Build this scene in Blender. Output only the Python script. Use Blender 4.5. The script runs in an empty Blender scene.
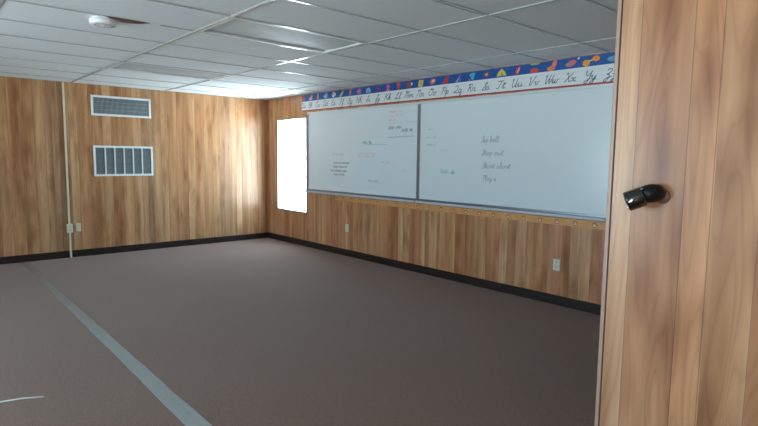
import bpy, bmesh, math, random
from mathutils import Vector, Matrix
random.seed(7)
C = bpy.context.scene.collection
H = 2.3438          # ceiling height
XR = 9.75           # right end of the room
YF = -7.2           # front wall behind the camera

# ------------------------------------------------------------------ mesh helpers
def link(name, bm, mats, parent=None, loc=(0, 0, 0), smooth=False, recalc=True):
    if recalc: bmesh.ops.recalc_face_normals(bm, faces=bm.faces)
    me = bpy.data.meshes.new(name); bm.to_mesh(me); bm.free()
    if not isinstance(mats, (list, tuple)): mats = [mats]
    for m in mats: me.materials.append(m)
    if smooth:
        for p in me.polygons: p.use_smooth = True
    o = bpy.data.objects.new(name, me); C.objects.link(o)
    o.location = loc
    if parent: o.parent = parent
    return o
def struct(name, bm, mats, parent=None, **k):
    o = link(name, bm, mats, parent, **k)
    if parent is None: o['kind'] = 'structure'
    return o
def thing(name, label, cat, loc=(0, 0, 0), group=None):
    o = bpy.data.objects.new(name, None); C.objects.link(o); o.location = loc
    o.empty_display_size = .1
    o['label'] = label; o['category'] = cat
    if group: o['group'] = group
    return o
def tag(o, label, cat, group=None):
    o['label'] = label; o['category'] = cat
    if group: o['group'] = group
    return o
def box(bm, x0, x1, y0, y1, z0, z1, mi=0, bev=0):
    vs = [bm.verts.new((x, y, z)) for z in (z0, z1) for x, y in ((x0, y0), (x1, y0), (x1, y1), (x0, y1))]
    fs = [(3, 2, 1, 0), (4, 5, 6, 7), (0, 1, 5, 4), (1, 2, 6, 5), (2, 3, 7, 6), (3, 0, 4, 7)]
    out = [bm.faces.new([vs[i] for i in f]) for f in fs]
    for f in out: f.material_index = mi
    if bev:
        es = list({e for f in out for e in f.edges})
        bmesh.ops.bevel(bm, geom=es, offset=bev, segments=2, affect='EDGES', profile=.5)
def quad(bm, pts, mi=0):
    f = bm.faces.new([bm.verts.new(p) for p in pts]); f.material_index = mi
def lathe(bm, prof, M=Matrix.Identity(4), n=32, mi=0):
    rings = []
    for r, z in prof:
        if r < 1e-6: rings.append([bm.verts.new(M @ Vector((0, 0, z)))])
        else: rings.append([bm.verts.new(M @ Vector((r*math.cos(a), r*math.sin(a), z))) for a in [2*math.pi*i/n for i in range(n)]])
    for a, b in zip(rings, rings[1:]):
        for i in range(n):
            j = (i+1) % n
            if len(a) == 1 and len(b) == 1: continue
            if len(a) == 1: f = bm.faces.new((a[0], b[i], b[j]))
            elif len(b) == 1: f = bm.faces.new((a[i], a[j], b[0]))
            else: f = bm.faces.new((a[i], a[j], b[j], b[i]))
            f.material_index = mi; f.smooth = True
def tube(bm, pts, rad, n=14, mi=0):
    pts = [Vector(p) for p in pts]; rings = []
    if not isinstance(rad, (list, tuple)): rad = [rad]*len(pts)
    for i, p in enumerate(pts):
        d = (pts[min(i+1, len(pts)-1)] - pts[max(i-1, 0)]).normalized()
        a = d.cross(Vector((0, 0, 1)))
        if a.length < .01: a = d.cross(Vector((0, 1, 0)))
        a.normalize(); b = d.cross(a)
        rings.append([bm.verts.new(p + rad[i]*(a*math.cos(t)+b*math.sin(t))) for t in [2*math.pi*k/n for k in range(n)]])
    for a, b in zip(rings, rings[1:]):
        for k in range(n):
            f = bm.faces.new((a[k], a[(k+1) % n], b[(k+1) % n], b[k])); f.smooth = True; f.material_index = mi
    for r in (rings[0], rings[-1]):
        f = bm.faces.new(r); f.material_index = mi

# ------------------------------------------------------------------ materials
def lin(c):
    return tuple(((v/255)/12.92 if v/255 <= .04045 else ((v/255+.055)/1.055)**2.4) for v in c) + (1,)
def mat(name, rgb, rough=.5, metal=0, spec=.5, noise=0, nscale=20, bump=0, bscale=200, coat=0):
    m = bpy.data.materials.new(name); m.use_nodes = True
    nt = m.node_tree; b = nt.nodes['Principled BSDF']
    b.inputs['Base Color'].default_value = lin(rgb); b.inputs['Roughness'].default_value = rough
    b.inputs['Metallic'].default_value = metal; b.inputs['Specular IOR Level'].default_value = spec
    b.inputs['Coat Weight'].default_value = coat
    tc = nt.nodes.new('ShaderNodeTexCoord')
    nz = nt.nodes.new('ShaderNodeTexNoise'); nz.inputs['Scale'].default_value = nscale; nz.inputs['Detail'].default_value = 4
    nt.links.new(tc.outputs['Object'], nz.inputs['Vector'])
    mx = nt.nodes.new('ShaderNodeMix'); mx.data_type = 'RGBA'
    d = 1-max(noise, .02)
    mx.inputs['A'].default_value = tuple(v*d for v in lin(rgb)[:3]) + (1,)
    mx.inputs['B'].default_value = tuple(min(1, v*(2-d)) for v in lin(rgb)[:3]) + (1,)
    nt.links.new(nz.outputs['Fac'], mx.inputs['Factor']); nt.links.new(mx.outputs['Result'], b.inputs['Base Color'])
    if bump:
        n2 = nt.nodes.new('ShaderNodeTexNoise'); n2.inputs['Scale'].default_value = bscale
        nt.links.new(tc.outputs['Object'], n2.inputs['Vector'])
        bp = nt.nodes.new('ShaderNodeBump'); bp.inputs['Strength'].default_value = bump; bp.inputs['Distance'].default_value = .003
        nt.links.new(n2.outputs['Fac'], bp.inputs['Height']); nt.links.new(bp.outputs['Normal'], b.inputs['Normal'])
    return m

class G:   # tiny node-graph helper
    def __init__(s, nt): s.nt = nt
    def n(s, t, **k):
        o = s.nt.nodes.new(t)
        for a, v in k.items(): setattr(o, a, v)
        return o
    def math(s, op, a, b=None, c=None):
        o = s.n('ShaderNodeMath', operation=op)
        for i, v in enumerate((a, b, c)):
            if v is None: continue
            if isinstance(v, (int, float)): o.inputs[i].default_value = v
            else: s.nt.links.new(v, o.inputs[i])
        return o.outputs[0]
    def xyz(s, x, y, z):
        o = s.n('ShaderNodeCombineXYZ')
        for i, v in enumerate((x, y, z)):
            if isinstance(v, (int, float)): o.inputs[i].default_value = v
            else: s.nt.links.new(v, o.inputs[i])
        return o.outputs[0]
    def noise(s, vec, scale=1, detail=3, rough=.5, dist=0):
        o = s.n('ShaderNodeTexNoise'); s.nt.links.new(vec, o.inputs['Vector'])
        o.inputs['Scale'].default_value = scale; o.inputs['Detail'].default_value = detail
        o.inputs['Roughness'].default_value = rough; o.inputs['Distortion'].default_value = dist
        return o.outputs['Fac']
    def ramp(s, fac, stops, interp='LINEAR'):
        o = s.n('ShaderNodeValToRGB'); s.nt.links.new(fac, o.inputs[0]); cr = o.color_ramp; cr.interpolation = interp
        while len(cr.elements) > 1: cr.elements.remove(cr.elements[-1])
        cr.elements[0].position = stops[0][0]; cr.elements[0].color = stops[0][1]
        for p, c in stops[1:]:
            e = cr.elements.new(min(1, max(0, p))); e.color = c
        return o.outputs[0]
    def mix(s, fac, a, b, mode='MIX'):
        o = s.n('ShaderNodeMix', data_type='RGBA', blend_type=mode)
        for k, v in (('Factor', fac), ('A', a), ('B', b)):
            if isinstance(v, (int, float)): o.inputs[k].default_value = v
            elif isinstance(v, tuple): o.inputs[k].default_value = v
            else: s.nt.links.new(v, o.inputs[k])
        return o.outputs['Result']

def panelling(name, axis, origin, period, planks, groove=.005, gain=1.02, rough=.3, fig=1.0, knot=1.0, spec=.5):
    """printed-woodgrain plywood panelling: vertical planks of set widths, repeating every sheet.
    planks: list of (start offset in m, sRGB tint)"""
    m = bpy.data.materials.new(name); m.use_nodes = True
    nt = m.node_tree; g = G(nt); b = nt.nodes['Principled BSDF']
    tc = g.n('ShaderNodeTexCoord'); sp = g.n('ShaderNodeSeparateXYZ'); nt.links.new(tc.outputs['Object'], sp.inputs[0])
    x = sp.outputs[axis]; z = sp.outputs[2]
    u = g.math('DIVIDE', g.math('SUBTRACT', x, origin), period)
    sheet = g.math('FLOOR', u); fr = g.math('SUBTRACT', u, sheet)
    tint = g.ramp(fr, [(p/period, lin(c)) for p, c in planks], 'CONSTANT')
    R = random.Random(3)
    ident = g.ramp(fr, [(p/period, (R.random(),)*3 + (1,)) for p, c in planks], 'CONSTANT')
    hw = groove/2/period; gm = g.math('COMPARE', fr, 1.0, hw)
    for p, c in planks: gm = g.math('MAXIMUM', gm, g.math('COMPARE', fr, p/period, hw))
    off = g.math('ADD', g.math('MULTIPLY', ident, 37.0), g.math('MULTIPLY', sheet, 5.3))
    # broad streaks along the plank
    v1 = g.xyz(g.math('ADD', g.math('MULTIPLY', x, 26), off), off, g.math('MULTIPLY', z, .9))
    streak = g.noise(v1, 1, 3, .55)
    # fine pores
    v2 = g.xyz(g.math('MULTIPLY', x, 330), off, g.math('MULTIPLY', z, 7))
    fine = g.noise(v2, 1, 2, .5)
    # cathedral figure: contour lines of a stretched noise field
    v3 = g.xyz(g.math('ADD', g.math('MULTIPLY', x, 7.5), off), g.math('MULTIPLY', off, .7), g.math('MULTIPLY', z, .85))
    fld = g.noise(v3, 1, 1.5, .45, .25)
    cont = g.math('PINGPONG', g.math('MULTIPLY', fld, 15), .5)
    figd = g.ramp(cont, [(0, (1, 1, 1, 1)), (.12, (.45, .45, .45, 1)), (.5, (0, 0, 0, 1))])
    # knots / mineral blotches
    vo = g.n('ShaderNodeTexVoronoi'); vo.inputs['Scale'].default_value = 1; vo.voronoi_dimensions = '2D'
    nt.links.new(g.xyz(g.math('ADD', g.math('MULTIPLY', x, 7), off), g.math('MULTIPLY', z, 2.4), 0), vo.inputs['Vector'])
    kn = g.ramp(vo.outputs['Distance'], [(0, (1, 1, 1, 1)), (.17, (.7, .7, .7, 1)), (.45, (0, 0, 0, 1))])
    keep = g.ramp(g.noise(g.xyz(g.math('MULTIPLY', x, 5), off, g.math('MULTIPLY', z, 1.3)), 1, 1), [(.44, (0, 0, 0, 1)), (.54, (1, 1, 1, 1))])
    kn = g.math('MULTIPLY', kn, keep)
    v4 = g.xyz(g.math('ADD', g.math('MULTIPLY', x, 9.0), g.math('MULTIPLY', off, 1.7)), off, g.math('MULTIPLY', z, .55))
    heart = g.noise(v4, 1, 2.5, .5, .3)
    c0 = g.mix(1.0, tint, g.mix(g.ramp(heart, [(.36, (0, 0, 0, 1)), (.64, (1, 1, 1, 1))]), (.78, .71, .65, 1), (1.16, 1.20, 1.25, 1)), 'MULTIPLY')
    c = g.mix(g.ramp(streak, [(.3, (0, 0, 0, 1)), (.7, (1, 1, 1, 1))]), (.86, .82, .79, 1), (1.10, 1.12, 1.12, 1))
    c = g.mix(1.0, c0, c, 'MULTIPLY')
    c = g.mix(g.math('MULTIPLY', figd, .34*fig), c, g.mix(1.0, c, (.62, .48, .40, 1), 'MULTIPLY'))
    c = g.mix(g.math('MULTIPLY', kn, .6*knot), c, g.mix(1.0, c, (.52, .38, .30, 1), 'MULTIPLY'))
    c = g.mix(g.math('MULTIPLY', fine, .16), c, g.mix(1.0, c, (.6, .52, .46, 1), 'MULTIPLY'))
    c = g.mix(1.0, c, (gain, gain, gain, 1), 'MULTIPLY')
    c = g.mix(g.math('MULTIPLY', gm, .5), c, lin((70, 52, 42)))
    nt.links.new(c, b.inputs['Base Color'])
    b.inputs['Roughness'].default_value = rough; b.inputs['Specular IOR Level'].default_value = spec
    bp = g.n('ShaderNodeBump'); bp.inputs['Strength'].default_value = .5; bp.inputs['Distance'].default_value = .0015; bp.invert = True
    nt.links.new(g.math('ADD', gm, g.math('MULTIPLY', fine, .05)), bp.inputs['Height'])
    nt.links.new(bp.outputs['Normal'], b.inputs['Normal'])
    return m

PK = [(0, (176, 150, 118)), (.13, (194, 163, 122)), (.24, (172, 134, 95)), (.37, (158, 113, 82)), (.52, (150, 104, 70)),
      (.60, (182, 155, 120)), (.70, (190, 160, 121)), (.81, (160, 112, 84)), (.98, (186, 160, 126)), (1.08, (176, 147, 112))]
def soften(P, k, warm=(6, 2, 1)):
    n = len(P); mu = [sum(c[i] for _, c in P)/n for i in range(3)]
    return [(p, tuple(mu[i]+(c[i]-mu[i])*k+warm[i] for i in range(3))) for p, c in P]
M_back = panelling('panelling_back', 0, .285, 1.179, soften(PK, .45, (14, 1, -3)), groove=.004)
PL = [(0, (172, 138, 103)), (.12, (188, 152, 112)), (.22, (182, 136, 94)), (.36, (166, 118, 80)), (.52, (192, 152, 108)),
      (.64, (174, 126, 86)), (.78, (186, 144, 100)), (.92, (194, 160, 118)), (1.04, (168, 132, 100)), (1.12, (158, 132, 108))]
M_left = panelling('panelling_left', 1, -.70-1.2*6, 1.2, soften([(p, (c[0]+2, c[1]+2, c[2]+2)) for p, c in PL], .5), groove=.004, gain=.96, rough=.33, spec=.38)
PP = [(0, (196, 168, 132)), (.07, (172, 132, 96)), (.235, (186, 142, 98)), (.317, (190, 158, 116)), (.447, (182, 140, 100)),
      (.60, (170, 128, 92)), (.74, (192, 160, 120)), (.90, (176, 134, 96)), (1.05, (190, 156, 116))]
M_part = panelling('panelling_near', 0, 7.273, 1.21, soften(PP, .5, (7, -3, -2)), groove=.0030, gain=.84, rough=.34, fig=1.25, knot=1.2)

M_trim = mat('corner_moulding', (158, 132, 116), .4, noise=.1, nscale=30)
M_dark = mat('dark_gap', (58, 44, 38), .8)
M_base = mat('rubber_baseboard', (38, 28, 25), .35, noise=.15, nscale=8)
M_alu = mat('aluminium_frame', (150, 156, 164), .32, .85, noise=.06)
M_tray = mat('tray_aluminium', (196, 206, 214), .35, .1)
M_rail = mat('rail_sheen', (204, 210, 214), .35, .2)  # paler than the frame: paints in the reflection along its top
M_board = mat('whiteboard_enamel', (206, 218, 222), .25, noise=.02, nscale=2)
M_white = mat('white_painted_metal', (220, 225, 224), .5, noise=.03)
M_ivory = mat('ivory_plastic', (208, 202, 180), .4, noise=.03)
M_slot = mat('slot_dark', (40, 38, 36), .6)
M_vent = mat('blue_grey_grille', (122, 132, 136), .45, .1, noise=.08)
M_ventdark = mat('grille_depth', (52, 58, 62), .7)
M_ventw = mat('grille_divider', (206, 212, 208), .4)
M_blackgloss = mat('black_gloss', (14, 13, 14), .12, 0, .6, coat=.6)
M_blackmatt = mat('black_matt', (15, 13, 13), .45, spec=.25)
M_washer_shade = mat('washer_shadow_brown', (92, 58, 38), .6, noise=.3, nscale=60)  # brown stands in for the soft shadow behind the fitting's elbow
M_thread = mat('white_thread', (225, 225, 222), .7)
M_grid = mat('ceiling_grid_metal', (182, 188, 190), .2, 0, spec=.3, noise=.03)
M_plenum = mat('plenum_dark', (62, 54, 50), .9)
M_tileedge = mat('tile_edge_brown', (108, 82, 72), .9, noise=.3, nscale=20)
M_lens = mat('prismatic_lens', (186, 192, 194), .55, spec=.25, noise=.04, bump=.4, bscale=500)
M_detector = mat('detector_plastic', (226, 228, 226), .4)

def tile_mat():
    m = bpy.data.materials.new('ceiling_tile'); m.use_nodes = True; nt = m.node_tree; g = G(nt); b = nt.nodes['Principled BSDF']
    tc = g.n('ShaderNodeTexCoord')
    a = g.noise(tc.outputs['Object'], 140, 3, .6); bb = g.noise(tc.outputs['Object'], 1.3, 2)
    c = g.mix(a, lin((216, 223, 227)), lin((232, 238, 241)))
    c = g.mix(g.math('MULTIPLY', bb, .15), c, lin((206, 211, 213)))
    nt.links.new(c, b.inputs['Base Color']); b.inputs['Roughness'].default_value = .8
    b.inputs['Specular IOR Level'].default_value = .15
    bp = g.n('ShaderNodeBump'); bp.inputs['Strength'].default_value = .25; bp.inputs['Distance'].default_value = .002
    nt.links.new(a, bp.inputs['Height']); nt.links.new(bp.outputs['Normal'], b.inputs['Normal'])
    return m
M_tile = tile_mat()
def carpet_mat():
    m = bpy.data.materials.new('brown_loop_carpet'); m.use_nodes = True; nt = m.node_tree; g = G(nt); b = nt.nodes['Principled BSDF']
    tc = g.n('ShaderNodeTexCoord')
    a = g.noise(tc.outputs['Object'], 170, 2, .6); f = g.noise(tc.outputs['Object'], 45, 3, .6); w = g.noise(tc.outputs['Object'], 1.1, 4, .55)
    c = g.mix(g.ramp(a, [(.35, (0, 0, 0, 1)), (.65, (1, 1, 1, 1))]), lin((97, 75, 62)), lin((142, 112, 95)))
    c = g.mix(g.math('MULTIPLY', g.ramp(f, [(.4, (0, 0, 0, 1)), (.7, (1, 1, 1, 1))]), .35), c, lin((92, 70, 60)))
    c = g.mix(g.math('MULTIPLY', g.ramp(w, [(.45, (0, 0, 0, 1)), (.75, (1, 1, 1, 1))]), .3), c, lin((126, 106, 94)))
    nt.links.new(c, b.inputs['Base Color']); b.inputs['Roughness'].default_value = .9; b.inputs['Specular IOR Level'].default_value = .2
    b.inputs['Sheen Weight'].default_value = .15
    bp = g.n('ShaderNodeBump'); bp.inputs['Strength'].default_value = .6; bp.inputs['Distance'].default_value = .004
    nt.links.new(a, bp.inputs['Height']); nt.links.new(bp.outputs['Normal'], b.inputs['Normal'])
    return m
M_carpet = carpet_mat()
def tape_mat():
    m = bpy.data.materials.new('worn_grey_tape'); m.use_nodes = True; nt = m.node_tree; g = G(nt); b = nt.nodes['Principled BSDF']
    tc = g.n('ShaderNodeTexCoord'); sp = g.n('ShaderNodeSeparateXYZ'); nt.links.new(tc.outputs['Object'], sp.inputs[0])
    v = g.xyz(g.math('MULTIPLY', sp.outputs[0], 3), g.math('MULTIPLY', sp.outputs[1], 40), 0)
    a = g.noise(v, 1, 4, .6); w = g.noise(tc.outputs['Object'], 14, 4, .6)
    c = g.mix(a, lin((132, 140, 138)), lin((162, 170, 168)))
    # browner, duller tape colour towards the far wall
    far_tone = g.ramp(g.math('DIVIDE', sp.outputs[0], 6.5), [(0, (.85, .85, .85, 1)), (.3, (.6, .6, .6, 1)), (.6, (.12, .12, .12, 1)), (1, (.0, .0, .0, 1))])
    c = g.mix(far_tone, c, lin((128, 120, 112)))
    c = g.mix(g.math('MULTIPLY', g.ramp(w, [(.6, (0, 0, 0, 1)), (.75, (1, 1, 1, 1))]), .5), c, lin((112, 112, 108)))
    nt.links.new(c, b.inputs['Base Color']); b.inputs['Roughness'].default_value = .4
    return m
M_tape = tape_mat()
def glass_mat():
    m = bpy.data.materials.new('window_glass'); m.use_nodes = True; nt = m.node_tree
    nt.nodes.remove(nt.nodes['Principled BSDF']); out = nt.nodes['Material Output']
    t = nt.nodes.new('ShaderNodeBsdfTransparent'); t.inputs[0].default_value = (.97, .98, .98, 1)
    gl = nt.nodes.new('ShaderNodeBsdfGlossy'); gl.inputs['Roughness'].default_value = .02
    mx = nt.nodes.new('ShaderNodeMixShader'); mx.inputs[0].default_value = .05
    nt.links.new(t.outputs[0], mx.inputs[1]); nt.links.new(gl.outputs[0], mx.inputs[2]); nt.links.new(mx.outputs[0], out.inputs[0])
    return m
M_glass = glass_mat()
_ink = {}
def ink(rgb):
    if rgb not in _ink: _ink[rgb] = mat('ink_%d' % len(_ink), rgb, .5)
    return _ink[rgb]

# ------------------------------------------------------------------ room shell
def wall_x(name, y_in, y_out, x0, x1, holes, m):     # wall in a plane of constant y, with rectangular openings
    xs = sorted({x0, x1, *[v for h in holes for v in h[:2]]}); zs = sorted({-.02, H+.16, *[v for h in holes for v in h[2:]]})
    bm = bmesh.new()
    ins = lambda a, b: any(h[0] <= a < h[1] and h[2] <= b < h[3] for h in holes)
    for i in range(len(xs)-1):
        for j in range(len(zs)-1):
            cx, cz = (xs[i]+xs[i+1])/2, (zs[j]+zs[j+1])/2
            if ins(cx, cz): continue
            for y in (y_in, y_out):
                quad(bm, [(xs[i], y, zs[j]), (xs[i+1], y, zs[j]), (xs[i+1], y, zs[j+1]), (xs[i], y, zs[j+1])])
    for a, b, c, d in holes + [(x0, x1, -.02, H+.16)]:
        for p, q in (((a, c), (b, c)), ((b, c), (b, d)), ((b, d), (a, d)), ((a, d), (a, c))):
            quad(bm, [(p[0], y_in, p[1]), (q[0], y_in, q[1]), (q[0], y_out, q[1]), (p[0], y_out, p[1])])
    bmesh.ops.remove_doubles(bm, verts=bm.verts, dist=1e-5)
    return struct(name, bm, m)
WIN = (.335, 1.200, .520, 2.005)
FW = [(2.75, 3.62, .52, 2.005), (4.70, 5.57, .52, 2.005), (8.35, 9.27, .0, 2.03)]   # two windows and an unseen open entrance, added for light near the camera
wall_x('wall_back', 0, .14, -.14, XR+.14, [WIN], M_back)
wall_x('wall_front', YF, YF-.14, -.14, XR+.14, FW, M_back)
bm = bmesh.new(); box(bm, -.14, 0, YF, 0, -.02, H+.16); struct('wall_left', bm, M_left)
bm = bmesh.new(); box(bm, XR, XR+.14, YF, 0, -.02, H+.16); struct('wall_right', bm, M_left)
bm = bmesh.new(); box(bm, 0, XR, YF, 0, -.06, 0); struct('floor', bm, M_carpet)

# near partition (free end at x=7.256) with its corner moulding
YP = -2.777
bm = bmesh.new(); box(bm, 7.273, XR-.001, YP, YP+.11, .0, H-.012); struct('wall_partition', bm, M_part)
bm = bmesh.new()
box(bm, 7.2555, 7.2695, YP-.004, YP+.114, .0, H-.012, bev=.002)
box(bm, 7.2690, 7.2735, YP-.0005, YP+.1105, .0, H-.012, 1)
struct('trim_1', bm, [M_trim, M_dark])

# baseboards
bm = bmesh.new(); box(bm, .008, XR, -.010, 0, .0, .095, bev=.003); struct('baseboard_back', bm, M_base)
bm = bmesh.new(); box(bm, 0, .010, YF, -.010, .0, .095, bev=.003); struct('baseboard_left', bm, M_base)

# ---- ceiling: tiles laid in a metal grid
T = .6096
gx = [4.6646 + k*T for k in range(-7, 9)]
gx = [x for x in gx if .05 < x < XR-.05]
gy = [-2.935 + k*2*T for k in (-3, -2, -1, 0, 1, 2)]
gy = [y for y in gy if YF+.05 < y < -.05]
XS = [0] + gx + [XR]; YS = [YF] + gy + [0]
LIGHTS = {(round(gx[gx_i], 3)) for gx_i in []}
def near(a, b): return abs(a-b) < .02
def is_light(xa, ya): return (near(xa, 4.6646-T) or near(xa, 4.6646-5*T)) and near(ya, -2.935)
bm = bmesh.new()
for i in range(len(XS)-1):
    for j in range(len(YS)-1):
        xa, xb, ya, yb = XS[i], XS[i+1], YS[j], YS[j+1]
        if is_light(xa, ya): continue
        g_ = .004
        if near(xb, 4.6646-T) and near(ya, -2.935-2*T):
            # tile under the smoke detector: its near edge has dropped and shows its brown fibre edge
            n = 48; ys = [ya+g_ + (yb-ya-2*g_)*k/n for k in range(n+1)]
            sag = lambda y: -.024*max(0, 1-((y+3.43)/.155)**2) if abs(y+3.43) < .155 else 0
            xe = xb-.001
            for k in range(n):
                y0, y1 = ys[k], ys[k+1]; s0, s1 = sag(y0), sag(y1)
                xm = xb-.05
                quad(bm, [(xa, y0, H), (xm, y0, H), (xm, y1, H), (xa, y1, H)])
                quad(bm, [(xm, y0, H), (xe, y0, H+s0), (xe, y1, H+s1), (xm, y1, H)])
                quad(bm, [(xe, y0, H+s0), (xe, y1, H+s1), (xe, y1, H+.016), (xe, y0, H+.016)], 1 if s0+s1 < 0 else 0)
            continue
        if near(xb, 4.6646+2*T) and near(ya, -2.935):
            xb -= .035
        z = H + .001*((i*7+j*3) % 3)
        box(bm, xa+.002, xb-.002, ya+.002, yb-.002, z, z+.014)
quad(bm, [(0, YF, H+.15), (XR, YF, H+.15), (XR, 0, H+.15), (0, 0, H+.15)], 2)
struct('ceiling', bm, [M_tile, M_tileedge, M_plenum])
bm = bmesh.new()
for y in gy: box(bm, 0, XR, y-.012, y+.012, H-.006, H-.0005)
for x in gx:
    w = .012 if near(x, 4.6646+2*T) else .008
    for j in range(len(YS)-1):
        if near(x, 4.6646-T) and near(YS[j], -2.935-2*T):
            box(bm, x-w, x+w, YS[j]+.012, -3.60, H-.0045, H-.0005); box(bm, x-w, x+w, -3.20, YS[j+1]-.012, H-.0045, H-.0005); continue
        box(bm, x-w, x+w, YS[j]+.012, YS[j+1]-.012, H-.0045, H-.0005)
for a, b in (((.0, XR), (-.022, 0)), ):
    pass
box(bm, 0, XR, -.020, 0, H-.005, H-.0005)
box(bm, 0, .020, YF, -.020, H-.005, H-.0005)
struct('trim_2', bm, M_grid)

# two unlit lay-in troffers
def troffer(xa, label):
    ya, yb = -2.935, -2.935+2*T; xb = xa+T
    t = thing('ceiling_light', label, 'ceiling light', ((xa+xb)/2, (ya+yb)/2, H), 'unlit ceiling light panels')
    hx, hy = T/2-.012, T-.012
    bm = bmesh.new()
    for a in ((-hx, hx, -hy, -hy+.028), (-hx, hx, hy-.028, hy), (-hx, -hx+.028, -hy+.028, hy-.028), (hx-.028, hx, -hy+.028, hy-.028)):
        box(bm, a[0], a[1], a[2], a[3], -.006, .010)
    link('frame', bm, M_white, t)
    # lens, bowed a little
    bm = bmesh.new(); n = 12; x0, x1 = -hx+.028, hx-.028; y0, y1 = -hy+.028, hy-.028
    for k in range(n):
        a, b = k/n, (k+1)/n
        za, zb = .012-.010*math.sin(math.pi*a), .012-.010*math.sin(math.pi*b)
        quad(bm, [(x0+(x1-x0)*a, y0, za), (x0+(x1-x0)*b, y0, zb), (x0+(x1-x0)*b, y1, zb), (x0+(x1-x0)*a, y1, za)])
    bmesh.ops.remove_doubles(bm, verts=bm.verts, dist=1e-5)
    o = link('lens', bm, M_lens, t, smooth=True)
    bm = bmesh.new()
    for k in (-.15, .15): tube(bm, [(k, -hy+.04, .045), (k, hy-.04, .045)], .012, 10)
    link('lamp_tube', bm, M_white, t)
    bm = bmesh.new(); box(bm, -hx, hx, -hy, hy, .085, .088)
    for s in (-1, 1): box(bm, s*hx-.001, s*hx+.001, -hy, hy, .011, .085)
    link('housing', bm, M_white, t)
troffer(4.6646-T, 'larger, nearer unlit ceiling light panel, just behind the smoke detector')
troffer(4.6646-5*T, 'smaller, farther unlit ceiling light panel, above the wall vents')

# smoke detector
t = thing('smoke_detector', 'round white smoke detector on the ceiling beside a dropped tile edge', 'smoke detector', (3.968, -3.560, H-.003))
bm = bmesh.new(); lathe(bm, [(0, .0), (.078, .0), (.080, -.010), (.076, -.012), (0, -.012)]); link('base', bm, M_detector, t)
bm = bmesh.new(); lathe(bm, [(.0, -.012), (.088, -.012), (.091, -.018), (.089, -.040), (.083, -.045), (.040, -.047), (0, -.047)]); link('cover', bm, M_detector, t)
bm = bmesh.new()
for k in range(18):
    a = 2*math.pi*k/18; M = Matrix.Rotation(a, 4, 'Z')
    b0 = len(bm.verts); box(bm, .050, .066, -.0035, .0035, -.0472, -.042)
    bm.verts.ensure_lookup_table()
    for v in bm.verts[b0:]: v.co = M @ v.co
link('vent_slots', bm, mat('slot_grey', (120, 124, 126), .5), t)['label'] = 'grey vent slots'
bm = bmesh.new(); lathe(bm, [(0, -.0495), (.012, -.0495), (.013, -.046), (0, -.046)], n=18); link('test_button', bm, M_white, t)

# ---- window in the back wall (and the two behind the camera)
def window(idx, W, yi, s):
    a, b, c, d = W; yo = yi + s*.07
    bm = bmesh.new(); y0, y1 = sorted((yi-s*.012, yi+s*.05)); f = .020
    box(bm, a, a+f, y0, y1, c, d); box(bm, b-f, b, y0, y1, c, d)
    box(bm, a+f, b-f, y0, y1, c, c+f); box(bm, a+f, b-f, y0, y1, d-f, d)
    w = struct('window_%d' % idx, bm, M_alu)
    bm = bmesh.new(); y2, y3 = sorted((yi+s*.03, yi+s*.034)); box(bm, a+f, b-f, y2, y3, c+f, d-f)
    p = link('pane', bm, M_glass, w)
    return w
window(1, WIN, 0, 1)
for k, W in enumerate(FW[:2]): window(2+k, W, YF, -1)

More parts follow.
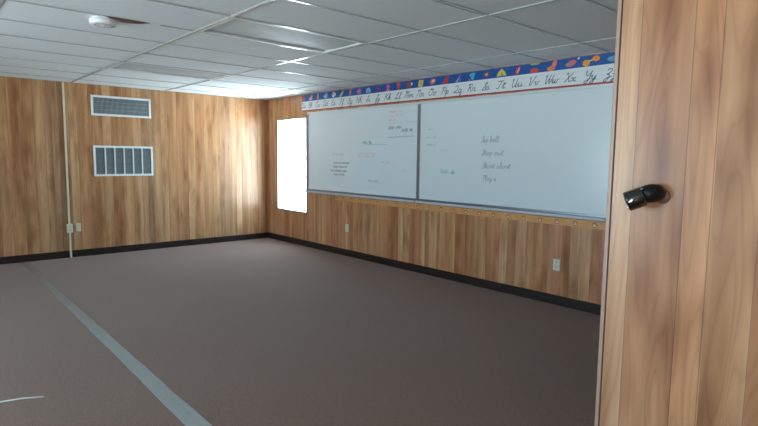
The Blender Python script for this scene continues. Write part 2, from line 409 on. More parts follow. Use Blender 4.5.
# ---- stroke lettering (cursive wall-alphabet hand)
def catmull(P, n=5):
    if len(P) < 3: return P
    Q = [P[0]] + list(P) + [P[-1]]; out = []
    for i in range(1, len(Q)-2):
        for k in range(n):
            t = k/n; a, b, c, d = Q[i-1], Q[i], Q[i+1], Q[i+2]
            out.append(tuple(.5*((2*b[j]) + (-a[j]+c[j])*t + (2*a[j]-5*b[j]+4*c[j]-d[j])*t*t + (-a[j]+3*b[j]-3*c[j]+d[j])*t**3) for j in (0, 1)))
    out.append(P[-1]); return out
S = {
'A': [[(.5,.15),(.35,0),(.12,.1),(.1,.45),(.3,.9),(.55,1),(.62,.85)],[(.62,1),(.6,.5),(.58,.05),(.75,.1)]],
'B': [[(.1,.9),(.2,1),(.15,.5),(.1,0)],[(.1,.85),(.35,1),(.5,.8),(.4,.58),(.2,.52),(.48,.45),(.52,.15),(.3,0),(.08,.08)]],
'C': [[(.1,.85),(.25,.8),(.4,1),(.2,.85),(.1,.4),(.2,.05),(.42,0),(.6,.15)]],
'D': [[(.25,.95),(.22,.4),(.12,.05),(.3,0),(.55,.2),(.6,.6),(.45,.95),(.15,1),(.05,.85)]],
'E': [[(.5,.85),(.4,1),(.2,.9),(.18,.65),(.35,.55),(.15,.45),(.08,.2),(.25,0),(.5,.12)]],
'F': [[(.05,.85),(.15,.95),(.6,1)],[(.38,.95),(.34,.4),(.2,.02),(.03,.12)],[(.2,.52),(.5,.55)]],
'G': [[(.05,.1),(.3,.5),(.45,.95),(.35,1),(.25,.6),(.5,.5),(.52,.2),(.3,0),(.08,.1)]],
'H': [[(.05,.9),(.18,1),(.16,.4),(.1,0)],[(.55,1),(.5,.4),(.5,0),(.65,.1)],[(.15,.5),(.5,.52)]],
'I': [[(.05,.15),(.3,.6),(.45,.98),(.3,.95),(.3,.4),(.2,.02),(.03,.15)]],
'J': [[(.05,.1),(.3,.6),(.45,.98),(.3,.95),(.32,.2),(.22,-.38),(.08,-.3),(.3,.05),(.5,.15)]],
'K': [[(.05,.9),(.18,1),(.16,.4),(.1,0)],[(.58,1),(.4,.7),(.18,.5),(.4,.4),(.5,.05),(.65,.1)]],
'L': [[(.1,.6),(.35,.7),(.45,.95),(.3,.95),(.28,.4),(.12,.02),(.05,.1),(.2,.1),(.45,0),(.6,.15)]],
'M': [[(.02,.9),(.14,1),(.12,.4),(.08,0)],[(.12,.7),(.3,1),(.36,.6),(.34,0)],[(.36,.7),(.54,1),(.6,.5),(.6,.05),(.74,.1)]],
'N': [[(.05,.9),(.18,1),(.16,.4),(.1,0)],[(.16,.7),(.4,1),(.5,.6),(.5,.05),(.65,.1)]],
'O': [[(.35,1),(.12,.8),(.08,.35),(.25,0),(.52,.2),(.58,.7),(.4,1),(.3,.85),(.45,.8),(.68,.9)]],
'P': [[(.05,.85),(.2,1),(.18,.4),(.12,0)],[(.12,.8),(.4,1),(.55,.75),(.4,.5),(.18,.5)]],
'Q': [[(.08,.8),(.3,1),(.5,.8),(.42,.4),(.1,.05),(.2,.12),(.45,0),(.62,.1)]],
'R': [[(.05,.85),(.2,1),(.18,.4),(.12,0)],[(.12,.8),(.38,1),(.52,.78),(.38,.55),(.18,.5),(.38,.4),(.48,.05),(.62,.1)]],
'S': [[(.03,.05),(.3,.5),(.45,.9),(.35,1),(.25,.75),(.42,.4),(.38,.05),(.15,0),(.02,.15)]],
'T': [[(.03,.85),(.15,.97),(.4,.93),(.62,1)],[(.38,.93),(.34,.4),(.2,.02),(.03,.12)]],
'U': [[(.03,.85),(.13,1),(.12,.4),(.25,0),(.48,.3),(.52,1)],[(.52,.6),(.52,.05),(.68,.1)]],
'V': [[(.03,.85),(.14,1),(.18,.4),(.25,0),(.42,.5),(.55,1),(.65,.95)]],
'W': [[(.0,.85),(.1,1),(.12,.4),(.2,0),(.38,.6),(.42,1)],[(.42,.6),(.48,0),(.65,.5),(.72,1)]],
'X': [[(.05,.85),(.18,1),(.32,.5),(.45,.05),(.6,.1)],[(.6,1),(.35,.5),(.08,0)]],
'Y': [[(.03,.85),(.13,1),(.14,.6),(.28,.45),(.48,.7),(.54,1)],[(.54,1),(.5,.1),(.35,-.38),(.18,-.25),(.4,0),(.6,.15)]],
'Z': [[(.08,.85),(.3,1),(.46,.8),(.3,.5),(.15,.4),(.38,.3),(.38,-.1),(.2,-.38),(.08,-.22),(.3,.02),(.6,.15)]],
'a': [[(.4,.42),(.2,.48),(.05,.25),(.15,.02),(.35,.12),(.4,.45)],[(.4,.3),(.42,.04),(.58,.12)]],
'b': [[(0,.08),(.2,.6),(.24,.98),(.12,.9),(.1,.1),(.28,.02),(.36,.3),(.22,.4),(.5,.36)]],
'c': [[(.38,.38),(.22,.48),(.06,.25),(.18,.01),(.46,.14)]],
'd': [[(.38,.42),(.2,.48),(.05,.25),(.15,.02),(.35,.12),(.44,.98)],[(.42,.6),(.42,.04),(.58,.12)]],
'e': [[(0,.1),(.3,.28),(.28,.48),(.1,.38),(.1,.08),(.26,.0),(.46,.14)]],
'f': [[(0,.08),(.25,.7),(.24,.98),(.14,.8),(.14,-.35),(.26,-.3),(.18,.05),(.42,.12)]],
'g': [[(.38,.42),(.2,.48),(.05,.25),(.15,.02),(.35,.12),(.4,.45)],[(.4,.3),(.36,-.3),(.2,-.4),(.1,-.25),(.52,.12)]],
'h': [[(0,.08),(.2,.6),(.24,.98),(.12,.9),(.08,0)],[(.1,.3),(.28,.48),(.36,.3),(.36,.03),(.52,.12)]],
'i': [[(0,.08),(.18,.46),(.16,.05),(.34,.12)],[(.2,.66),(.21,.7)]],
'j': [[(0,.08),(.2,.46),(.16,-.3),(.03,-.38),(.0,-.25),(.34,.12)],[(.22,.66),(.23,.7)]],
'k': [[(0,.08),(.2,.6),(.24,.98),(.12,.9),(.08,0)],[(.1,.25),(.3,.46),(.34,.34),(.14,.24),(.34,.03),(.5,.12)]],
'l': [[(0,.08),(.22,.6),(.24,.98),(.12,.9),(.12,.1),(.22,0),(.38,.12)]],
'm': [[(0,.3),(.1,.46),(.1,0)],[(.1,.3),(.25,.47),(.3,.3),(.3,0)],[(.3,.3),(.45,.47),(.52,.3),(.52,.03),(.66,.12)]],
'n': [[(0,.3),(.1,.46),(.1,0)],[(.1,.3),(.28,.47),(.34,.3),(.34,.03),(.5,.12)]],
'o': [[(.3,.45),(.1,.4),(.06,.12),(.22,0),(.36,.2),(.28,.44),(.5,.4)]],
'p': [[(0,.1),(.16,.48),(.1,-.4)],[(.12,.3),(.3,.48),(.4,.25),(.28,.02),(.12,.05)]],
'q': [[(.38,.42),(.2,.48),(.05,.25),(.15,.02),(.35,.12),(.4,.45)],[(.4,.3),(.36,-.4),(.46,-.3),(.56,.1)]],
'r': [[(0,.08),(.14,.5),(.32,.42),(.28,.05),(.46,.12)]],
's': [[(0,.08),(.2,.5),(.32,.15),(.2,0),(.06,.06)],[(.2,.02),(.46,.12)]],
't': [[(0,.08),(.2,.8),(.16,.05),(.36,.12)],[(.04,.58),(.36,.6)]],
'u': [[(0,.12),(.1,.46),(.1,.1),(.22,0),(.38,.2),(.4,.46)],[(.4,.3),(.4,.04),(.56,.12)]],
'v': [[(0,.3),(.1,.46),(.16,.05),(.3,.1),(.36,.44),(.5,.4)]],
'w': [[(0,.12),(.08,.46),(.1,.05),(.26,.1),(.28,.44)],[(.28,.3),(.32,.02),(.46,.12),(.5,.44),(.62,.4)]],
'x': [[(0,.3),(.1,.46),(.3,.03),(.46,.12)],[(.4,.46),(.04,0)]],
'y': [[(0,.3),(.1,.46),(.14,.1),(.26,.04),(.4,.46)],[(.4,.46),(.34,-.3),(.18,-.4),(.1,-.25),(.5,.12)]],
'z': [[(.02,.36),(.2,.48),(.3,.3),(.14,.12),(.28,.02),(.2,-.35),(.06,-.28),(.46,.12)]],
}
def ribbon(bm, pts, w, y):
    P = [Vector((p[0], y, p[1])) for p in pts]
    if len(P) == 2 and (P[1]-P[0]).length < 1e-6: return
    L = []; 
    for i, p in enumerate(P):
        d = P[min(i+1, len(P)-1)] - P[max(i-1, 0)]
        if d.length < 1e-7: d = Vector((1, 0, 0))
        d.normalize(); nn = Vector((-d.z, 0, d.x))*w/2
        L.append((bm.verts.new(p+nn), bm.verts.new(p-nn)))
    for (a, b), (c, d) in zip(L, L[1:]):
        bm.faces.new((a, b, d, c))
def write(bm, s, x, z, size, w, y, slant=.28, track=1.0, width=1.0):
    for ch in s:
        if ch == ' ': x += size*.35*width; continue
        adv = 0
        for st in S[ch]:
            ribbon(bm, [(x + (px+slant*pz)*size*width, z + pz*size) for px, pz in catmull(st)], w, y)
            adv = max(adv, max(p[0] for p in st))
        x += adv*size*width*track
    return x
def text_len(s, size, width=1.0):
    return sum((.35 if c == ' ' else max(p[0] for st in S[c] for p in st))*size*width for c in s)

# ---- alphabet border above the boards
AX0, PITCH = 1.06, .1924
AX1 = AX0 + 26*PITCH + .02
ab = thing('alphabet_border', 'blue picture border with a cursive letter strip above the whiteboards', 'wall border', (0, 0, 0))
bm = bmesh.new(); box(bm, AX0, AX1, -.003, -.0005, 2.225, 2.332); link('picture_band', bm, mat('border_blue', (8, 80, 150), .4, noise=.15, nscale=25), ab)['label'] = 'deep blue band behind the pictures'
bm = bmesh.new(); box(bm, AX0, AX1, -.0045, -.0006, 2.100, 2.236); [setattr(v.co, 'z', v.co.z-.0045*(v.co.x-1.06)) for v in bm.verts if v.co.z < 2.2]; link('letter_card', bm, mat('card_white', (214, 220, 222), .45), ab)['label'] = 'white card carrying the letters'
bm = bmesh.new(); box(bm, AX0, AX1, -.0056, -.0006, 2.094, 2.107); [setattr(v.co, 'z', v.co.z-.0045*(v.co.x-1.06)) for v in bm.verts]; link('red_edge', bm, mat('edge_red', (164, 44, 52), .45), ab)['label'] = 'thin red lower edge'
bm = bmesh.new()
for z_, h_ in ((2.135, .0016), (2.172, .0010), (2.209, .0016)): box(bm, AX0, AX1, -.0050, -.0044, z_, z_+h_)
for v in bm.verts: v.co.z -= .0045*(v.co.x-1.06)*(1 if v.co.z < 2.2 else .3)
link('ruled_line', bm, ink((150, 176, 200)), ab)
# outlines of the little pictures
def ell(a, b, n=16, cx=0, cz=0, rot=0):
    return [(cx+a*math.cos(t)*math.cos(rot)-b*math.sin(t)*math.sin(rot), cz+a*math.cos(t)*math.sin(rot)+b*math.sin(t)*math.cos(rot)) for t in [2*math.pi*k/n for k in range(n)]]
def star(a, b, n): return [((a if k % 2 == 0 else b)*math.cos(math.pi*k/n+1.57), (a if k % 2 == 0 else b)*math.sin(math.pi*k/n+1.57)) for k in range(2*n)]
RED, ORG, YEL, PNK, CYN, WHT, PUR, BRN, GRN, LBL = (196, 62, 54), (226, 130, 44), (206, 190, 90), (206, 96, 134), (70, 170, 205), (214, 214, 216), (128, 92, 158), (140, 84, 66), (110, 160, 76), (140, 176, 210)
PICS = {
'A': [(ell(.030, .032), RED), (ell(.004, .012, 8, .004, .036, .4), GRN)],
'B': [(ell(.034, .020, 16, 0, -.012), (206, 150, 150)), (ell(.018, .018, 12, .022, .016), (206, 150, 150))],
'C': [(ell(.014, .036, 12, 0, 0), ORG), (ell(.012, .010, 10, 0, .030), WHT)],
'D': [(ell(.036, .024, 16, 0, -.008), LBL), (ell(.018, .018, 12, .020, .020), LBL)],
'E': [(ell(.026, .034), WHT), (ell(.010, .022, 10, .030, .004), WHT), (ell(.009, .012, 10, -.008, .012), (60, 60, 70))],
'F': [([(-.04, -.03), (-.01, -.035), (.042, .03), (.02, .036)], YEL), (ell(.014, .010, 10, .026, .028), GRN)],
'G': [(ell(.014, .034, 14, 0, -.004, -.2), ORG), (ell(.014, .012, 12, .012, .030), (214, 110, 60))],
'H': [(ell(.036, .034), (176, 92, 160)), (ell(.014, .012, 10, 0, .002), (216, 130, 170))],
'I': [(ell(.034, .030, 16, 0, -.004)[:9] + [(-.034, -.03), (.034, -.03)], LBL), (ell(.012, .014, 10, 0, -.014), (120, 140, 180))],
'J': [(ell(.038, .030), (90, 60, 120)), (ell(.020, .012, 10, 0, 0), (160, 70, 90))],
'K': [([(0, .042), (.032, .006), (.010, -.004), (.028, -.040), (-.028, -.040), (-.010, -.004), (-.032, .006)], (214, 92, 160))],
'L': [(ell(.020, .028, 14, 0, -.010), RED), (ell(.022, .018, 14, .002, .022), (220, 84, 50))],
'M': [(ell(.030, .034, 14, -.006, 0), (156, 62, 50)), (ell(.012, .014, 10, .030, .006), WHT)],
'N': [([(-.034, -.032), (.020, -.040), (.036, .028), (-.020, .036)], YEL), ([(-.008, -.02), (.014, -.022), (.018, .012), (-.004, .014)], (180, 160, 70))],
'O': [(ell(.036, .026, 16, 0, .002, .5), (216, 98, 74)), (ell(.020, .014, 12, .006, .006, .5), (232, 190, 180))],
'P': [([(-.036, -.034), (.030, -.036), (.038, .036), (.004, .024)], (192, 52, 48))],
'Q': [([(-.034, -.036), (-.006, -.038), (.030, .040), (.012, .018)], (150, 146, 180)), ([(.004, -.038), (.026, -.030), (.030, .010)], (120, 100, 160))],
'R': [(ell(.034, .016, 12, .002, .016, .2), CYN), (ell(.016, .024, 12, .006, -.010), CYN), (ell(.012, .010, 10, -.028, -.028), (196, 80, 120))],
'S': [(star(.036, .018, 6), BRN), (ell(.012, .010, 10), (214, 170, 110))],
'T': [([(-.046, -.030), (.046, -.030), (.030, .004), (.0, .034), (-.030, .008)], YEL), ([(-.010, -.030), (.014, -.030), (.002, .006)], (150, 140, 60))],
'U': [(ell(.018, .038, 14, 0, 0, -.45), RED), (ell(.006, .026, 10, .006, 0, -.45), (232, 190, 180))],
'V': [(ell(.034, .022, 14, 0, -.020), (206, 66, 60)), (ell(.040, .008, 12, .004, .034), (150, 180, 80))],
'W': [(ell(.032, .018, 14, -.010, -.020), ORG), (ell(.018, .036, 14, .014, .010, -.4), (222, 120, 96))],
'X': [(ell(.040, .022, 14, 0, 0, .4), (206, 104, 118)), (ell(.014, .010, 10, -.030, -.006), GRN), (ell(.007, .010, 8, .052, .032, -.6), WHT)],
'Y': [(ell(.026, .026, 16, -.034, -.014), (232, 150, 40)), (ell(.026, .022, 16, .034, .014), (236, 140, 36)), ([(-.020, -.008), (.020, .004), (.022, .014), (-.018, .004)], YEL)],
'Z': [(ell(.034, .020, 14, 0, -.004), (90, 150, 190)), (ell(.014, .016, 10, .028, .018), (120, 190, 190))],
}
for i in range(26):
    U = chr(65+i); xc = 1.104 + i*PITCH
    bm = bmesh.new(); ms = []
    for k, (poly, col) in enumerate(PICS[U]):
        ya = -.0034-.0006*k
        vs = [bm.verts.new((xc+p[0]*1.35, ya, 2.283+p[1]*1.14)) for p in poly]
        f = bm.faces.new(vs); f.material_index = k
        ex = bmesh.ops.extrude_face_region(bm, geom=[f])
        for v in ex['geom']:
            if isinstance(v, bmesh.types.BMVert): v.co.y += .0030
        for ff in bm.faces:
            if ff.material_index not in range(k+1): ff.material_index = k
        ms.append(mat('pic_%s%d' % (U, k), col, .45))
    bmesh.ops.triangulate(bm, faces=[f for f in bm.faces if len(f.verts) > 4])
    link('picture', bm, ms, ab)
    bm = bmesh.new(); sz = .078; s = U + U.lower(); L = text_len(s, sz, 1.45); zb = 2.139-.0045*(xc-1.06)
    write(bm, s, xc-L/2-.010, zb, sz, .0075, -.0052, width=1.45)
    link('letter', bm, ink((84, 98, 110)), ab, recalc=False)

# ---- whiteboards
BZ0, BZ1 = .888, 2.060
def board(x0, x1, label):
    t = thing('whiteboard', label, 'whiteboard', ((x0+x1)/2, -.001, BZ0), 'whiteboards on the back wall')
    hw = (x1-x0)/2; h = BZ1-BZ0; f = .022
    bm = bmesh.new(); box(bm, -hw+f, hw-f, -.013, 0, f, h-f); link('writing_surface', bm, M_board, t)
    bm = bmesh.new()
    for a in ((-hw, -hw+f, .0, h-f), (hw-f, hw, .0, h-f), (-hw+f, hw-f, 0, f)):
        box(bm, a[0], a[1], -.022, 0, a[2], a[3])
    link('frame', bm, M_alu, t)
    bm = bmesh.new(); box(bm, -hw, hw, -.024, 0, h-f, h+.006, bev=.003); link('top_rail', bm, M_rail, t)['label'] = 'top frame rail, reflected light put into its pale colour'
    bm = bmesh.new()      # marker tray with a lip
    pr = [(0, -.004), (-.060, -.010), (-.068, .000), (-.071, .000), (-.066, -.024), (-.018, -.036), (0, -.036)]
    A = [bm.verts.new((-hw+.01, y, z)) for y, z in pr]; B = [bm.verts.new((hw-.01, y, z)) for y, z in pr]
    for k in range(len(pr)): bm.faces.new((A[k], A[(k+1) % len(pr)], B[(k+1) % len(pr)], B[k]))
    bm.faces.new(A); bm.faces.new(B[::-1]); link('marker_tray', bm, M_tray, t)
    return t
b1 = board(1.240, 3.603, 'left whiteboard, between the bright window and the board joint')
b2 = board(3.604, 5.967, 'right whiteboard, ending at the near wood wall')
def squiggle(bm, x0, x1, z0, z1, w, seed):
    r = random.Random(seed); h = z1-z0; x = x0; y = -.0136
    while x < x1-.01:
        wl = min(x1-x, r.uniform(.06, .16)); n = max(3, int(wl/(h*.42)))
        pts = []
        for k in range(n*2+1):
            px = x + wl*k/(n*2); up = (k % 2)
            pz = z0 + h*(.15+.25*r.random()) + (h*(.35+.35*r.random()) if up else 0)
            pts.append((px + (h*.12 if up else 0), pz))
        ribbon(bm, catmull(pts, 4), w, y); x += wl + h*.5
def inkobj(parent, rgb, fn, lab):
    if isinstance(fn, tuple):      # (text, x0, x1, z0, z1): one mesh per word
        txt, x0, x1, z0, z1 = fn; size = z1-z0; k = (x1-x0)/text_len(txt, size); x = x0
        for wd in txt.split():
            bm = bmesh.new(); x = write(bm, wd, x, z0, size, .006, -.0146, .15, width=k) + size*.35*k
            o = link('marker_writing', bm, ink(rgb), None, recalc=False); o.parent = parent
            o.matrix_parent_inverse = Matrix.Translation(parent.location).inverted(); o['label'] = lab
        return
    if isinstance(fn, list):
        for q in fn: inkobj(parent, rgb, q, lab)
        return
    bm = bmesh.new(); fn(bm)
    o = link('marker_writing', bm, ink(rgb), None, recalc=False); o.parent = parent; o.matrix_parent_inverse = Matrix.Translation(parent.location).inverted()
    o['label'] = lab
def fitwrite(*a): return tuple(a)
def sq(x0, x1, z0, z1, w=.005, seed=0):
    return lambda bm: squiggle(bm, x0, x1, z0, z1, w, seed)
def both(*fs):
    return list(fs)
Y = -.0146
def line(x0, x1, z, z2=None, w=.005): return lambda bm: ribbon(bm, [(x0, z), ((x0+x1)/2, (z+(z2 or z))/2), (x1, z2 or z)], w, Y)
_s = squiggle
def squiggle(bm, x0, x1, z0, z1, w, seed):
    n0 = len(bm.verts); _s(bm, x0, x1, z0, z1, w, seed); bm.verts.ensure_lookup_table()
    for v in bm.verts[n0:]: v.co.y = Y
GREY = (146, 158, 165)
inkobj(b2, GREY, fitwrite('Sip bell', 4.534, 4.765, 1.575, 1.640), 'grey handwriting, top line of four')
inkobj(b2, GREY, fitwrite('Step out', 4.539, 4.821, 1.438, 1.500), 'grey handwriting, second line of four')
inkobj(b2, GREY, fitwrite('Start short', 4.558, 4.912, 1.300, 1.362), 'grey handwriting, third line of four')
inkobj(b2, GREY, fitwrite('Play a', 4.563, 4.744, 1.168, 1.226), 'grey handwriting, bottom line of four')
inkobj(b2, (114, 186, 166), sq(3.958, 4.168, 1.207, 1.275, .007, 5), 'green scrawl')
inkobj(b2, (142, 184, 194), both(sq(3.725, 3.898, 1.613, 1.665, .005, 1), sq(3.725, 3.869, 1.535, 1.570, .005, 2), sq(3.752, 3.82, 1.71, 1.764, .005, 3)), 'small teal notes near the joint')
inkobj(b2, (176, 200, 206), sq(3.70, 4.055, 1.465, 1.519, .005, 4), 'very faint teal note')
inkobj(b1, (208, 182, 192), both(sq(3.069, 3.306, 1.950, 1.99, .006, 6), sq(3.07, 3.325, 1.90, 1.944, .006, 7), sq(3.053, 3.182, 1.85, 1.889, .006, 8)), 'pale pink lines at the upper right')
inkobj(b1, (130, 141, 149), both(sq(3.055, 3.293, 1.745, 1.801, .008, 9), sq(3.294, 3.486, 1.706, 1.761, .008, 10)), 'dark grey words at the upper right')
inkobj(b1, (130, 141, 149), line(3.057, 3.506, 1.656, 1.664, .007), 'dark grey underline')
inkobj(b1, (176, 176, 182), line(3.02, 3.55, 1.83, 1.835, .004), 'faint grey line')
inkobj(b1, (118, 186, 172), both(sq(2.54, 2.725, 1.565, 1.626, .009, 11), line(2.60, 3.04, 1.573, 1.570, .006)), 'green word with a long underline')
inkobj(b1, (206, 184, 194), both(sq(2.457, 2.829, 1.42, 1.475, .006, 12), sq(2.457, 2.80, 1.385, 1.43, .006, 13), sq(2.929, 3.101, 1.317, 1.36, .006, 14), sq(3.288, 3.412, 1.20, 1.26, .006, 15)), 'faint pink notes')
inkobj(b1, (132, 143, 152), both(sq(1.901, 2.261, 1.298, 1.335, .007, 16), sq(1.89, 2.205, 1.240, 1.278, .007, 17), sq(1.832, 2.194, 1.182, 1.222, .008, 18), sq(1.902, 2.172, 1.130, 1.170, .007, 19)), 'four small dark handwritten lines')
inkobj(b1, (172, 182, 190), sq(1.865, 2.123, 1.405, 1.465, .006, 20), 'faint grey word above the four lines')
inkobj(b1, (154, 176, 180), sq(2.664, 2.874, 1.068, 1.108, .006, 21), 'small grey green word near the bottom')

# ---- printed trim strip below the marker trays
ts = thing('wall_border', 'long orange brown printed paper strip just below the marker trays', 'wall border', (0, 0, 0))
bm = bmesh.new(); box(bm, 1.93, 6.0, -.0030, -.0005, .778, .846)
link('strip', bm, mat('strip_orange', (204, 148, 92), .5, noise=.3, nscale=9), ts)
R = random.Random(5)
for k in range(22):
    xc = 5.832 - k*.186
    bm = bmesh.new()
    P = [(xc + .020*math.cos(a), .812 + .017*math.sin(a)) for a in [math.radians(-25 + 230*i/12) for i in range(13)]]
    ribbon(bm, P, .008, -.0036)
    P = ell(.010, .008, 10, xc, .806); f = bm.faces.new([bm.verts.new((p[0], -.0036, p[1])) for p in P]); f.material_index = 1
    P = [(xc-.020, .793), (xc, .789), (xc+.020, .793)]; ribbon(bm, P, .004, -.0036)
    link('printed_mark', bm, [ink((128, 88, 58)), ink((206, 186, 158) if k else (222, 220, 214))], ts, recalc=False)

# ---- wall vents
def vent(y0, y1, z0, z1, label, cols, name='wall_vent'):
    t = thing(name, label, 'vent', (.001, (y0+y1)/2, z0), 'wall vents on the left wall')
    hw = (y1-y0)/2; h = z1-z0; f = .028
    bm = bmesh.new()
    for a in ((-hw, -hw+f, 0, h), (hw-f, hw, 0, h), (-hw+f, hw-f, 0, f), (-hw+f, hw-f, h-f, h)):
        box(bm, 0, .014, a[0], a[1], a[2], a[3], bev=.002)
    link('frame', bm, M_white, t)['label'] = 'white frame'
    bm = bmesh.new(); box(bm, 0, .002, -hw+f, hw-f, f, h-f); link('backing', bm, M_ventdark, t)
    bm = bmesh.new()
    if cols:
        n = 22
        for k in range(n):
            z = f + (h-2*f)*(k+.5)/n; w = (h-2*f)/n*.62
            quad(bm, [(.010, -hw+f, z-w*.5), (.010, hw-f, z-w*.5), (.004, hw-f, z+w*.5), (.004, -hw+f, z+w*.5)])
        link('louvres', bm, M_vent, t)
        for k in range(1, cols):
            bm = bmesh.new(); y = -hw+f + (hw-f)*2*k/cols; box(bm, .004, .014, y-.009, y+.009, f, h-f)
            link('divider', bm, M_ventw, t)
    else:
        n = 46
        for k in range(n):
            y = -hw+f + (2*hw-2*f)*(k+.5)/n; w = (2*hw-2*f)/n*.6
            quad(bm, [(.011, y-w/2, f), (.006, y+w/2, f), (.006, y+w/2, h-f), (.011, y-w/2, h-f)])
        link('louvres', bm, M_vent, t)
        for k in (1, 2, 3):
            bm = bmesh.new(); z = f+(h-2*f)*k/4; box(bm, .0025, .006, -hw+f, hw-f, z-.003, z+.003); link('cross_bar', bm, M_vent, t)
vent(-2.706, -1.916, 1.926, 2.201, 'upper wall vent, narrow with fine blue grey louvres, near the ceiling', 0)
vent(-2.700, -1.906, 1.095, 1.518, 'lower wall vent, taller with six columns split by white dividers', 6)

# ---- raceway with outlet box, wall outlets
t = thing('cable_raceway', 'thin ivory cable raceway running from ceiling to floor on the left wall', 'cable raceway', (.001, -3.030, 0))
bm = bmesh.new(); box(bm, .0, .018, -.012, .012, .46, H-.008, bev=.003); box(bm, .010, .026, -.012, .012, .001, .341, bev=.003)
link('channel', bm, M_ivory, t)
bm = bmesh.new(); box(bm, .0, .042, -.036, .036, .341, .459, bev=.004); link('outlet_box', bm, M_ivory, t)
for z in (.372, .418):
    for y in (-.008, .008):
        bm = bmesh.new(); box(bm, .0418, .0426, y-.0015, y+.0015, z, z+.012); link('socket_slot', bm, M_slot, t)
def outlet(loc, axis, label, w=.072, h=.110):
    t = thing('wall_outlet', label, 'outlet', loc, 'ivory outlet plates')
    if axis == 'y': t.rotation_euler = (0, 0, math.pi/2)
    bm = bmesh.new(); box(bm, -w/2, w/2, -.007, 0, -h/2, h/2, bev=.002); link('cover_plate', bm, M_ivory, t)
    for z in (-.024, .024):
        bm = bmesh.new(); box(bm, -.016, .016, -.0095, -.0065, z-.014, z+.014, bev=.001); s = link('socket', bm, M_ivory, t)
        bm = bmesh.new()
        for x in (-.006, .006): box(bm, x-.0013, x+.0013, -.0100, -.0092, z-.002, z+.008)
        link('slot', bm, M_slot, s)
    bm = bmesh.new(); lathe(bm, [(0, 0), (.003, 0), (.003, .0015), (0, .0015)], Matrix.Translation((0, -.0085, 0)) @ Matrix.Rotation(math.pi/2, 4, 'X'), 10)
    link('screw', bm, M_alu, t)
outlet((.001, -2.920, .405), 'y', 'ivory outlet plate on the left wall right beside the raceway box', .060)
outlet((2.207, -.001, .402), 'x', 'ivory outlet plate low on the back wall under the left whiteboard')
outlet((5.476, -.001, .390), 'x', 'ivory outlet plate low on the back wall under the right whiteboard')

# ---- tape over the floor seam, loose thread
bm = bmesh.new(); n = 60; top = []; bot = []; R = random.Random(2)
for k in range(n+1):
    x = .012 + (XR-.03)*k/n; j = R.uniform(-.004, .004); top.append((x, -3.534-.003*x+j)); bot.append((x, -3.598-.0095*x+R.uniform(-.004, .004)))
for z in (.0008, .0016):
    pass
va = [bm.verts.new((x, y, .0016)) for x, y in top]; vb = [bm.verts.new((x, y, .0016)) for x, y in bot]
vc = [bm.verts.new((x, y, .0002)) for x, y in top]; vd = [bm.verts.new((x, y, .0002)) for x, y in bot]
for k in range(n):
    bm.faces.new((vb[k], vb[k+1], va[k+1], va[k])); bm.faces.new((va[k], va[k+1], vc[k+1], vc[k])); bm.faces.new((vb[k+1], vb[k], vd[k], vd[k+1]))
tag(link('floor_tape', bm, M_tape), 'long worn grey tape strip running across the brown carpet', 'tape')
bm = bmesh.new(); tube(bm, [(4.60, -4.60, .004), (4.575, -4.42, .005), (4.585, -4.33, .004), (4.612, -4.24, .005), (4.66, -4.14, .003)], .0045, 8)
tag(link('loose_thread', bm, M_thread), 'short white thread lying on the carpet left of the grey tape', 'thread')

# ---- black fitting on the near wall
t = thing('wall_fitting', 'glossy black barrel shaped fitting sticking out of the near wood wall', 'wall fitting', (7.432, YP, 1.290))
bm = bmesh.new(); lathe(bm, [(0, 0), (.025, 0), (.023, .004), (0, .004)], Matrix.Translation((.012, 0, -.009)) @ Matrix.Rotation(math.pi/2, 4, 'X'), 24)
link('washer', bm, M_washer_shade, t)['label'] = 'washer in the brown of the shadow behind the elbow'
bm = bmesh.new(); tube(bm, [(.012, -.003, -.004), (.008, -.012, -.002), (.002, -.024, .001), (-.008, -.038, .001), (-.020, -.050, -.002), (-.030, -.058, -.006)], [.014, .023, .029, .031, .030, .026], 24)
link('elbow', bm, M_blackmatt, t)['label'] = 'matt black elbow'
d = Vector((-.050, -.026, -.024)).normalized()
M = Matrix.Translation(Vector((-.026, -.053, -.008))) @ d.to_track_quat('Z', 'Y').to_matrix().to_4x4()
bm = bmesh.new(); lathe(bm, [(0, 0), (.026, 0), (.032, .003), (.0335, .006), (.0335, .054), (.032, .058), (.025, .060), (.021, .054), (0, .054)], M, 40)
link('barrel', bm, M_blackgloss, t)
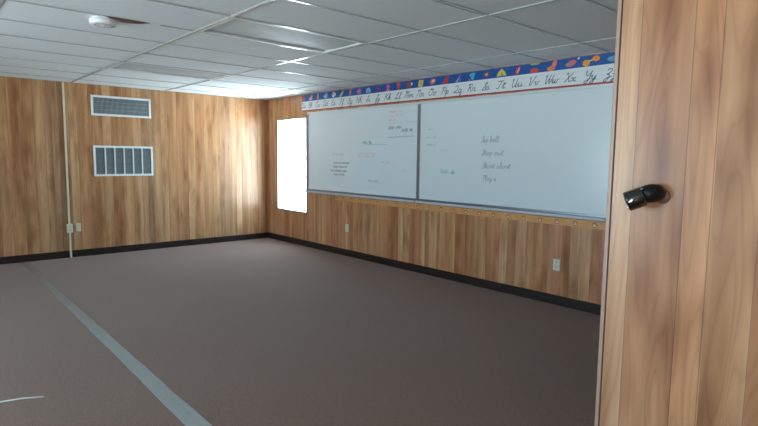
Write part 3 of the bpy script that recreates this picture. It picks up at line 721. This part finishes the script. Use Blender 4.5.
bm = bmesh.new(); lathe(bm, [(0, 0), (.004, 0), (.0045, .002), (.003, .004), (0, .004)], Matrix.Translation((-.024, -.080, .014)), 12)
link('screw', bm, M_alu, t)['label'] = 'small bright screw'

# ------------------------------------------------------------------ daylight
w = bpy.data.worlds.new('World'); bpy.context.scene.world = w; w.use_nodes = True
g = G(w.node_tree); bg = w.node_tree.nodes['Background']
tc = g.n('ShaderNodeTexCoord'); sp = g.n('ShaderNodeSeparateXYZ'); w.node_tree.links.new(tc.outputs['Generated'], sp.inputs[0])
# overcast sky above, with a brighter lower half added to light the ceiling
w.node_tree.links.new(g.ramp(g.math('MULTIPLY_ADD', sp.outputs[2], .5, .5), [(0, (.80, .94, 1, 1)), (.47, (.77, .93, 1, 1)), (.53, (.40, .57, .70, 1)), (1, (.32, .51, .68, 1))]), bg.inputs[0])
bg.inputs[1].default_value = 16.0
def portal(W, y, s):
    a, b, c, d = W
    L = bpy.data.lights.new('portal', 'AREA'); L.shape = 'RECTANGLE'; L.size = b-a; L.size_y = d-c; L.cycles.is_portal = True
    o = bpy.data.objects.new('window_portal', L); C.objects.link(o); o.location = ((a+b)/2, y, (c+d)/2)
    o.rotation_euler = (-s*math.pi/2, 0, 0)
portal(WIN, .16, 1)
for W in FW: portal(W, YF-.16, -1)

# ------------------------------------------------------------------ camera
cam = bpy.data.cameras.new('camera'); co = bpy.data.objects.new('camera', cam); C.objects.link(co)
f, yaw, pit, rol = 537.4806, .8455, -.1025, .0122
fw = Vector((-.74440701, .65984146, -.10231056)); r2 = Vector((.66234124, .74910446, .01210741)); u2 = Vector((-.08463027, .05875166, .99467882))
m3 = Matrix((r2, u2, -fw)).transposed()
co.matrix_world = Matrix.Translation((8.158, -4.6766, 1.3974)) @ m3.to_4x4()
cam.sensor_width = 36; cam.lens = f/758*36; cam.clip_start = .05
sc = bpy.context.scene; sc.camera = co
vs = sc.view_settings; vs.view_transform = 'Standard'; vs.look = 'None'; vs.gamma = 1; vs.use_curve_mapping = False; vs.exposure = .95
sc.cycles.diffuse_bounces = 8; sc.cycles.max_bounces = 12
